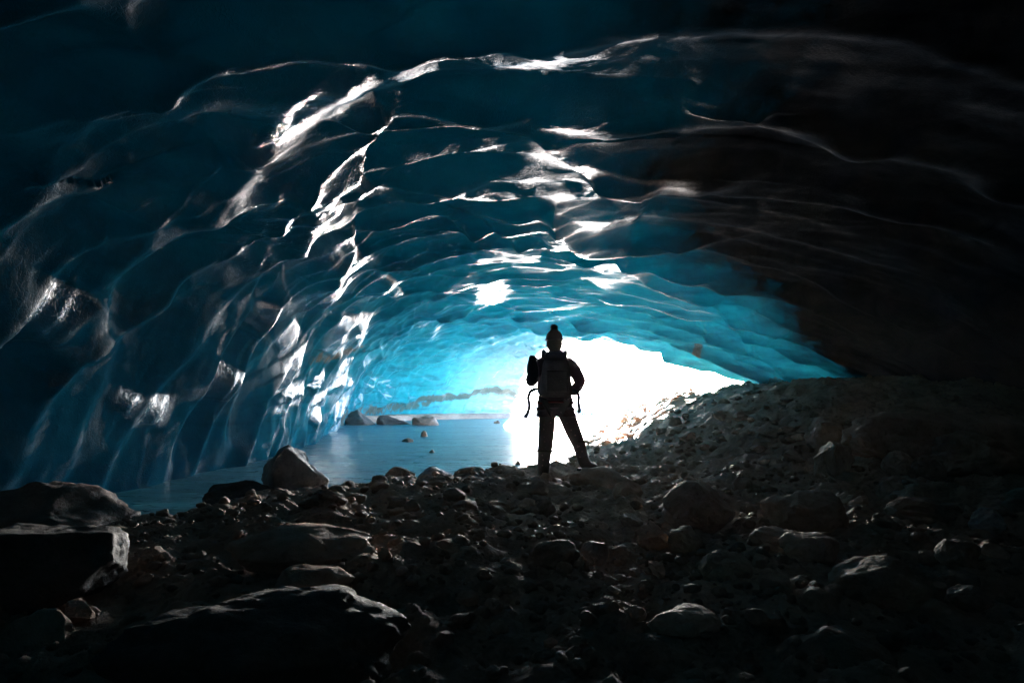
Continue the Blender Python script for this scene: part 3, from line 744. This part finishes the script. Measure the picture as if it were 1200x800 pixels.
# rubble: thousands of pebbles nobody could count
def rubble(n, seed):
    r = np.random.default_rng(seed); v0, f0 = ICO[2]
    vs, fs = [], []; off = 0
    vars_ = []
    for i in range(14):
        v = v0.copy()
        for k in range(7):
            nrm = r.normal(size=3); nrm /= np.linalg.norm(nrm); over = np.maximum(v @ nrm - r.uniform(0.55, 0.85), 0); v = v - over[:, None] * nrm
        vars_.append(v * np.array([1, r.uniform(0.7, 1), r.uniform(0.5, 0.8)]))
    d = 1.3 * (22 / 1.3) ** (r.random(n) ** 0.85); a = r.uniform(-0.95, 0.95, n)
    X, Y = a * d, d
    ok = (ground_z(X, Y, False) > -0.02); X, Y, d = X[ok], Y[ok], d[ok]
    dens = fbm(X * 0.8, Y * 0.8, 6.6, 2) + r.uniform(-0.5, 0.7, len(X)); ok = dens > 0; X, Y, d = X[ok], Y[ok], d[ok]
    Z = ground_z(X, Y)
    for x, y, z, dd in zip(X, Y, Z, d):
        s = (0.010 + 0.040 * r.random() ** 3) * (0.65 + 0.13 * dd)
        c, sn = math.cos(q := r.uniform(0, 6.28)), math.sin(q)
        v = vars_[r.integers(14)] * s
        w = np.stack([v[:, 0] * c - v[:, 1] * sn + x, v[:, 0] * sn + v[:, 1] * c + y, v[:, 2] + z + s * 0.25], 1)
        vs.append(w); fs.append(f0 + off); off += len(v)
    return np_mesh('rubble', np.concatenate(vs), np.concatenate(fs))
tag(link('rubble', rubble(13000, 31), M['rock_brown']), 'loose brown gravel and pebbles strewn over the cave floor', kind='stuff')

# ice ridges outside the mouth
def ice_ridge(a, b, h, label, seed):
    a, b = np.array(a), np.array(b); me = rock_mesh(seed, 5, 0.85, 0.07, dims=(np.linalg.norm(b - a), 2.6, h * 1.6))
    attr(me, 'thin', np.full(len(me.vertices), 0.25)); attr(me, 'polish', np.full(len(me.vertices), 0.2)); attr(me, 'deep_shade', np.zeros(len(me.vertices))); attr(me, 'dirt', np.zeros(len(me.vertices))); attr(me, 'band', np.zeros(len(me.vertices)))
    o = link('ice_ridge', me, M['ice']); c = (a + b) / 2
    o.location = (c[0], c[1], h * 0.3); o.rotation_euler = (0, 0, math.atan2(b[1] - a[1], b[0] - a[0]))
    tag(o, label, 'ice ridge'); return o
ice_ridge((5.6, 46), (7.2, 47), 0.6, 'teal ridge of ice outside just right of the hiker', 71)
ice_ridge((15.0, 48), (20.5, 50), 2.2, 'teal ice ridge under the low right edge of the cave mouth', 72)

# ------------------------------------------------------------------ hiker
def skin(name, joints, edges, sub=2, mat=None, parent=None, root=0):
    me = bpy.data.meshes.new(name); names = list(joints)
    idx = {k: i for i, k in enumerate(names)}
    me.from_pydata([joints[k][:3] for k in names], [(idx[a], idx[b]) for a, b in edges], [])
    o = bpy.data.objects.new(name, me); COL.objects.link(o)
    m = o.modifiers.new('s', 'SKIN'); m.use_smooth_shade = True; m.branch_smoothing = 0.6
    layer = me.skin_vertices[0].data if me.skin_vertices else None
    if layer is None:
        me.attributes  # the modifier adds the layer
    for k, i in idx.items():
        j = joints[k]; sv = me.skin_vertices[0].data[i]
        sv.radius = (j[3], j[4] if len(j) > 4 else j[3]); sv.use_root = (i == root)
    s = o.modifiers.new('d', 'SUBSURF'); s.levels = sub; s.render_levels = sub
    dg = bpy.context.evaluated_depsgraph_get(); dg.update()
    ev = bpy.data.meshes.new_from_object(o.evaluated_get(dg))
    ev.name = name
    bpy.data.objects.remove(o); bpy.data.meshes.remove(me)
    ev.polygons.foreach_set('use_smooth', np.ones(len(ev.polygons), bool))
    return link(name, ev, mat, parent)

def tube(name, pts, r, mat, parent, flat=1.0, seg=10):
    pts = [Vector(p) for p in pts]; bm = bmesh.new(); rings = []
    # resample with Catmull-Rom
    out = []
    for i in range(len(pts) - 1):
        p0, p1, p2, p3 = pts[max(i - 1, 0)], pts[i], pts[i + 1], pts[min(i + 2, len(pts) - 1)]
        for k in range(6):
            f = k / 6; out.append(0.5 * (2 * p1 + (p2 - p0) * f + (2 * p0 - 5 * p1 + 4 * p2 - p3) * f * f + (3 * p1 - p0 - 3 * p2 + p3) * f**3))
    out.append(pts[-1])
    up = Vector((0, 1, 0))
    for i, p in enumerate(out):
        t = (out[min(i + 1, len(out) - 1)] - out[max(i - 1, 0)]).normalized()
        a = t.cross(up)
        if a.length < 0.1: a = t.cross(Vector((1, 0, 0)))
        a.normalize(); b = t.cross(a)
        rings.append([bm.verts.new(p + a * math.cos(6.2832 * k / seg) * r + b * math.sin(6.2832 * k / seg) * r * flat) for k in range(seg)])
    for q, w in zip(rings[:-1], rings[1:]):
        for k in range(seg): bm.faces.new((q[k], q[(k + 1) % seg], w[(k + 1) % seg], w[k]))
    bm.faces.new(rings[0][::-1]); bm.faces.new(rings[-1])
    for f in bm.faces: f.smooth = True
    me = bpy.data.meshes.new(name); bm.to_mesh(me); bm.free()
    return link(name, me, mat, parent)

def rounded(name, center, dims, mat, parent, bev=0.3, sub=2, rot=(0, 0, 0), taper=1.0):
    bm = bmesh.new(); bmesh.ops.create_cube(bm, size=1.0)
    for v in bm.verts:
        k = taper if v.co.z > 0 else 1.0
        v.co = Vector((v.co.x * dims[0] * k, v.co.y * dims[1] * k, v.co.z * dims[2]))
    bmesh.ops.bevel(bm, geom=bm.edges[:], offset=min(dims) * bev, segments=4, affect='EDGES', profile=0.5)
    for f in bm.faces: f.smooth = True
    bmesh.ops.rotate(bm, verts=bm.verts, cent=(0, 0, 0), matrix=Euler(rot).to_matrix())
    bmesh.ops.translate(bm, verts=bm.verts, vec=center)
    me = bpy.data.meshes.new(name); bm.to_mesh(me); bm.free()
    return link(name, me, mat, parent)

def blob(name, center, dims, mat, parent, noise=0.0, sub=4, fr=8):
    v, f = ICO[sub]; n = 1 + noise * fbm(v[:, 0] * fr, v[:, 1] * fr, v[:, 2] * fr, 2)
    return link(name, np_mesh(name, v * n[:, None] * np.array(dims) + np.array(center), f), mat, parent)

PD = 6.4
hx, hz = 0.48, 1.2 - (561 - 470) / F * PD
hiker = empty('person', (hx, PD, hz)); hiker.scale = (.965, .965, .95)
tag(hiker, 'hiker in bobble hat, dark jacket and patterned leggings standing with back to camera', 'person')
J = dict(
    pelvis=(0.0, 0.0, 0.93, .135, .10), belly=(0.0, 0.0, 1.08, .135, .10), chest=(0.0, 0.01, 1.30, .155, .11), collar=(0.0, 0.0, 1.44, .10, .075),
    neck=(0.0, 0.02, 1.50, .055), jaw=(0.0, 0.045, 1.56, .06, .062), head=(0.0, 0.03, 1.635, .078, .088), top=(0.0, 0.02, 1.70, .05, .06),
    shl=(-.175, 0.0, 1.405, .062), ell=(-.285, -0.02, 1.12, .045), wrl=(-.235, 0.16, 1.33, .032),
    shr=(.175, 0.0, 1.405, .062), elr=(.305, -0.04, 1.13, .045), wrr=(.185, 0.10, 1.00, .032),
    hpl=(-.085, 0.0, .88, .098), knl=(-.105, 0.02, .47, .062), anl=(-.145, -0.01, .10, .043),
    hpr=(.09, 0.0, .88, .098), knr=(.235, 0.16, .53, .062), anr=(.345, 0.16, .20, .043))
E = [('pelvis', 'belly'), ('belly', 'chest'), ('chest', 'collar'), ('collar', 'neck'), ('neck', 'jaw'), ('jaw', 'head'), ('head', 'top'),
     ('chest', 'shl'), ('shl', 'ell'), ('ell', 'wrl'), ('chest', 'shr'), ('shr', 'elr'), ('elr', 'wrr'),
     ('pelvis', 'hpl'), ('hpl', 'knl'), ('knl', 'anl'), ('pelvis', 'hpr'), ('hpr', 'knr'), ('knr', 'anr')]
body = skin('body', J, E, 3, M['skin'], hiker)
# face: sockets, nose, mouth on the side away from the camera
co = np.empty(len(body.data.vertices) * 3); body.data.vertices.foreach_get('co', co); co = co.reshape(-1, 3)
def push(c, r, vec):
    w = np.exp(-np.sum((co - np.array(c)) ** 2, 1) / r ** 2); co[:] += w[:, None] * np.array(vec)
push((0, 0.125, 1.605), 0.016, (0, 0.026, -0.004)); push((-.03, .115, 1.632), .016, (0, -.012, 0)); push((.03, .115, 1.632), .016, (0, -.012, 0))
push((0, .115, 1.565), .014, (0, -.006, 0)); push((0, .11, 1.552), .014, (0, .008, 0)); push((0, .105, 1.525), .02, (0, .012, 0))
push((-.082, .03, 1.615), .016, (-.02, -.006, 0)); push((.082, .03, 1.615), .016, (.02, -.006, 0))
body.data.vertices.foreach_set('co', co.ravel())
for s in (-1, 1): blob('eye', (s * .03, .108, 1.632), (.012, .012, .012), M['eye'], hiker, sub=3)
hairo = blob('hair', (0, .0, 1.60), (.094, .095, .12), M['hair'], hiker, 0.06)
jk = {k: J[k] for k in ('pelvis', 'belly', 'chest', 'collar', 'shl', 'ell', 'wrl', 'shr', 'elr', 'wrr')}
fat = dict(pelvis=(.215, .155), belly=(.19, .15), chest=(.222, .155), collar=(.135, .11), shl=(.105, .10), ell=(.085, .08), wrl=(.056, .056), shr=(.105, .10), elr=(.080, .08), wrr=(.056, .056))
jj = {k: (*J[k][:3], *fat[k]) for k in jk}
jj['hem'] = (0.0, 0.0, 0.845, .235, .165); jj['hood'] = (0.0, -.02, 1.52, .10, .095)
jacket = skin('jacket', jj, [e for e in E if e[0] in jk and e[1] in jk] + [('pelvis', 'hem'), ('collar', 'hood')], 3, M['jacket'], hiker)
cj = np.empty(len(jacket.data.vertices) * 3); jacket.data.vertices.foreach_get('co', cj); cj = cj.reshape(-1, 3)
fo = 0.010 * fbm(cj[:, 0] * 9, cj[:, 1] * 9, cj[:, 2] * 16, 3)
nr = np.empty(len(cj) * 3); jacket.data.vertices.foreach_get('normal', nr); cj += nr.reshape(-1, 3) * fo[:, None]
jacket.data.vertices.foreach_set('co', cj.ravel())
hem = []
for k in range(25):
    a = 6.2832 * k / 24; hem.append((math.cos(a) * .222, math.sin(a) * .160, .905 + .006 * math.sin(3 * a)))
h_o = tube('hem_trim', hem, .011, M['red'], jacket, 1.0, 8); h_o['label'] = 'red trim round the jacket hem'
lj = {k: J[k] for k in ('pelvis', 'hpl', 'knl', 'anl', 'hpr', 'knr', 'anr')}
lr = dict(pelvis=(.17, .13), hpl=(.130, .12), knl=(.112, .10), anl=(.07, .07), hpr=(.130, .12), knr=(.112, .10), anr=(.064, .064))
lj = {k: (*J[k][:3], *lr[k]) for k in lj}
lj['clf'] = (-.125, -.015, .33, .086, .086); lj['cfr'] = (.292, .15, .40, .086, .086)
skin('leggings', lj, [('pelvis', 'hpl'), ('hpl', 'knl'), ('knl', 'clf'), ('clf', 'anl'), ('pelvis', 'hpr'), ('hpr', 'knr'), ('knr', 'cfr'), ('cfr', 'anr')], 3, M['leggings'], hiker)
def boot(ax, ay, az, lean, yaw):
    c, s = math.cos(yaw), math.sin(yaw)
    j = dict(shaft=(ax + lean[0], ay + lean[1], az + .30, .092, .092), mid=(ax + lean[0] * .5, ay + lean[1] * .5, az + .18, .082, .082), ankle=(ax, ay, az + .07, .064, .068),
             heel=(ax + .03 * s, ay - .03 * c, az + .045, .050, .05), ball=(ax - .12 * s, ay + .12 * c, az + .045, .054, .045), toe=(ax - .20 * s, ay + .20 * c, az + .04, .042, .038))
    b = skin('boot', j, [('ankle', 'mid'), ('mid', 'shaft'), ('ankle', 'heel'), ('ankle', 'ball'), ('ball', 'toe')], 2, M['boot'], hiker)
    me = []
    pr = [(-.045, -.075), (.045, -.075), (.055, .03), (.06, .12), (.048, .21), (0, .245), (-.048, .21), (-.06, .12), (-.055, .03)]
    v = [(ax + x * c - y * s, ay + x * s + y * c, az + z) for z in (0.0, .028) for x, y in pr]; n = len(pr)
    f = [tuple(range(n))[::-1], tuple(range(n, 2 * n))] + [(i, (i + 1) % n, n + (i + 1) % n, n + i) for i in range(n)]
    m2 = bpy.data.meshes.new('sole'); m2.from_pydata(v, [], f); link('sole', m2, M['sole'], b)
    tube('boot_cuff', [(ax + lean[0] + math.cos(q) * .090, ay + lean[1] + math.sin(q) * .090, az + .345) for q in np.linspace(0, 6.2832, 17)], .012, M['boot'], b, 1.0, 8)
boot(-.145, -.02, .0, (.02, .01), .12); boot(.35, .16, .10, (-.05, 0.0), -.95)
# gloves: palm with five fingers
def hand(wrist, fwd, side, curl, parent):
    w = Vector(wrist); f = Vector(fwd).normalized(); s = Vector(side); s = (s - f * s.dot(f)).normalized(); n = f.cross(s) * curl
    j, e = {}, []
    def put(k, p, r): j[k] = (p.x, p.y, p.z, r)
    put('w', w, .030); put('p', w + f * .055, .030); put('q', w + f * .075, .026); e += [('w', 'p'), ('p', 'q')]
    g = skin('glove', j, e, 2, M['glove'], parent)
    for i, (o, l) in enumerate(((-.030, .070), (-.010, .080), (.010, .076), (.029, .060))):
        a = w + f * .062 + s * o; b = w + f * .095 + s * o * 1.15; c = b + (f * .6 + n * .8).normalized() * l * .45; d = c + (f * -.1 + n).normalized() * l * .35
        tube('finger', [a, b, c, d], .0105, M['glove'], g, 1.0, 8)
    a = w + f * .02 - s * .026; b = a + (f * .5 - s * .8 + n * .2) * .035; c = b + (f * .8 + n * .5) * .035
    tube('thumb', [a, b, c], .012, M['glove'], g, 1.0, 8)
hand((-.235, .16, 1.335), (0.55, .15, .8), (.6, .2, -.5), 1, hiker)
hand((.185, .10, 1.0), (-.5, .5, -.55), (0.3, .6, .4), -1, hiker)
# knitted hat
v, f = ICO[5]; hv = v.copy(); a = np.arctan2(v[:, 1], v[:, 0])
rib = 1 + 0.02 * np.sin(a * 26) * smooth(0.95, 0.5, np.abs(v[:, 2])); hv[:, 2] = np.where(v[:, 2] < 0, v[:, 2] * 0.35, v[:, 2] * 1.15)
hat = link('bobble_hat', np_mesh('bobble_hat', hv * rib[:, None] * np.array([.098, .106, .105]) + np.array([0, .022, 1.655]), f), M['hat'], hiker)
tube('hat_brim', [(math.cos(q) * .099, .022 + math.sin(q) * .107, 1.645) for q in np.linspace(0, 6.2832, 25)], .011, M['hat'], hat, 1.0, 10)
blob('pompom', (-0.004, .01, 1.79), (.042, .042, .040), M['hat'], hat, 0.30, 5, 14)

pack = empty('backpack', (hx, PD, hz)); pack.scale = (.965, .965, .95)
tag(pack, 'dark hiking backpack with dangling blue straps worn by the hiker', 'backpack')
rounded('pack_body', (-.005, -.235, 1.195), (.39, .20, .46), M['pack'], pack, .46, rot=(.05, 0, 0), taper=.74)
rounded('lid', (-.005, -.225, 1.435), (.25, .17, .09), M['pack'], pack, .49, rot=(.15, 0, 0))
rounded('front_pocket', (-.005, -.335, 1.14), (.24, .06, .24), M['pack'], pack, .35)
# the rolled jacket strapped to the left side
roll = skin('side_roll', dict(a=(-.255, -.13, 1.10, .072, .07), b=(-.265, -.13, 1.22, .082, .075), c=(-.268, -.12, 1.33, .072, .07), d=(-.262, -.11, 1.405, .044, .044), e=(-.262, -.10, 1.455, .052, .05)), [('a', 'b'), ('b', 'c'), ('c', 'd'), ('d', 'e')], 2, M['pack'], pack)
for s in (-1, 1):
    tube('shoulder_strap', [(s * .10, -.15, 1.40), (s * .125, -.06, 1.50), (s * .13, .08, 1.48), (s * .14, .175, 1.32), (s * .17, .13, 1.13), (s * .18, -.05, 1.03), (s * .15, -.16, 1.02)], .028, M['pack'], pack, .35, 8)
a = tube('waist_strap', [(-.20, -.15, 1.06), (-.25, -.14, 1.055), (-.295, -.13, 1.02), (-.312, -.12, .95), (-.300, -.12, .87), (-.318, -.11, .79), (-.342, -.11, .755), (-.335, -.11, .73)], .021, M['strap'], pack, .4, 8); a['label'] = 'blue strap hanging at the left hip'
tube('buckle', [(-.345, -.11, .76), (-.345, -.11, .735), (-.32, -.11, .725)], .012, M['strap'], a, .6, 8)
a = tube('waist_strap', [(.18, -.15, 1.04), (.23, -.13, 1.03), (.262, -.12, .98), (.258, -.12, .90), (.268, -.12, .83), (.25, -.12, .79)], .021, M['strap'], pack, .4, 8); a['label'] = 'blue strap hanging at the right hip'

# stones the hiker stands on
place_rock((606, 557, 668, 592), 'flat stone under the straight left boot of the hiker', 'rock_brown', 0.5, 951, dist=6.05, deep=0.9, sink=0.3)
place_rock((664, 546, 738, 585), 'flat stone under the outstretched right boot of the hiker', 'rock_brown', 0.5, 952, dist=6.15, deep=0.9, sink=0.3)

# ------------------------------------------------------------------ light
SUN_EL, SUN_AZ = R(15), R(6.7)     # azimuth from +y towards +x
w = bpy.data.worlds.new('World'); scene.world = w; w.use_nodes = True
sky = w.node_tree.nodes.new('ShaderNodeTexSky'); sky.sky_type = 'NISHITA'; sky.sun_disc = False
sky.sun_elevation = SUN_EL; sky.sun_rotation = SUN_AZ; sky.altitude = 900; sky.air_density = 0.7; sky.dust_density = 0.6; sky.ozone_density = 2.0
bg = w.node_tree.nodes['Background']; bg.inputs['Strength'].default_value = 0.07
w.node_tree.links.new(sky.outputs[0], bg.inputs['Color'])
sl = bpy.data.lights.new('sun', 'SUN'); sl.energy = 5.0; sl.angle = R(0.5); sl.color = (1.0, 0.90, 0.86)
so = bpy.data.objects.new('sun', sl); COL.objects.link(so)
sd = Vector((math.sin(SUN_AZ) * math.cos(SUN_EL), math.cos(SUN_AZ) * math.cos(SUN_EL), math.sin(SUN_EL)))
so.rotation_euler = (-sd).to_track_quat('-Z', 'Y').to_euler(); so.location = (5, 60, 20)

vs = scene.view_settings; vs.view_transform = 'Standard'; vs.look = 'None'; vs.gamma = 1.0; vs.use_curve_mapping = False
vs.exposure = 6.6
c = scene.cycles
scene.render.engine = 'CYCLES'
c.use_denoising = True
try: c.denoiser = 'OPENIMAGEDENOISE'; c.denoising_input_passes = 'RGB_ALBEDO_NORMAL'
except Exception: pass
c.max_bounces = 8; c.diffuse_bounces = 4; c.glossy_bounces = 4; c.transmission_bounces = 4; c.sample_clamp_indirect = 6.0; c.blur_glossy = 0.5
c.use_guiding = True
c.use_adaptive_sampling = False

# mist volume added to give a glow round the mouth and lift the blacks
hv = [(x, y, z) for x in (-330, 330) for y in (-70, 330) for z in (-2.2, 10.9)]
hq = [(0, 1, 3, 2), (4, 6, 7, 5), (0, 4, 5, 1), (2, 3, 7, 6), (0, 2, 6, 4), (1, 5, 7, 3)]
hm = np_mesh('glow_haze', hv, hq, False)
hz_t = NT('mist'); hz_t.n.remove(hz_t.b)
pv = hz_t.n.new('ShaderNodeVolumePrincipled'); pv.inputs['Color'].default_value = (0.9, 0.93, 0.96, 1); pv.inputs['Density'].default_value = 0.0005
pv.inputs['Anisotropy'].default_value = 0.7
hz_t.l(pv.outputs[0], hz_t.out.inputs['Volume'])
hz_t.m.cycles.homogeneous_volume = True
tag(link('glow_haze', hm, hz_t.m), 'thin mist added for a soft glow round the cave mouth', kind='stuff')
c.volume_bounces = 0
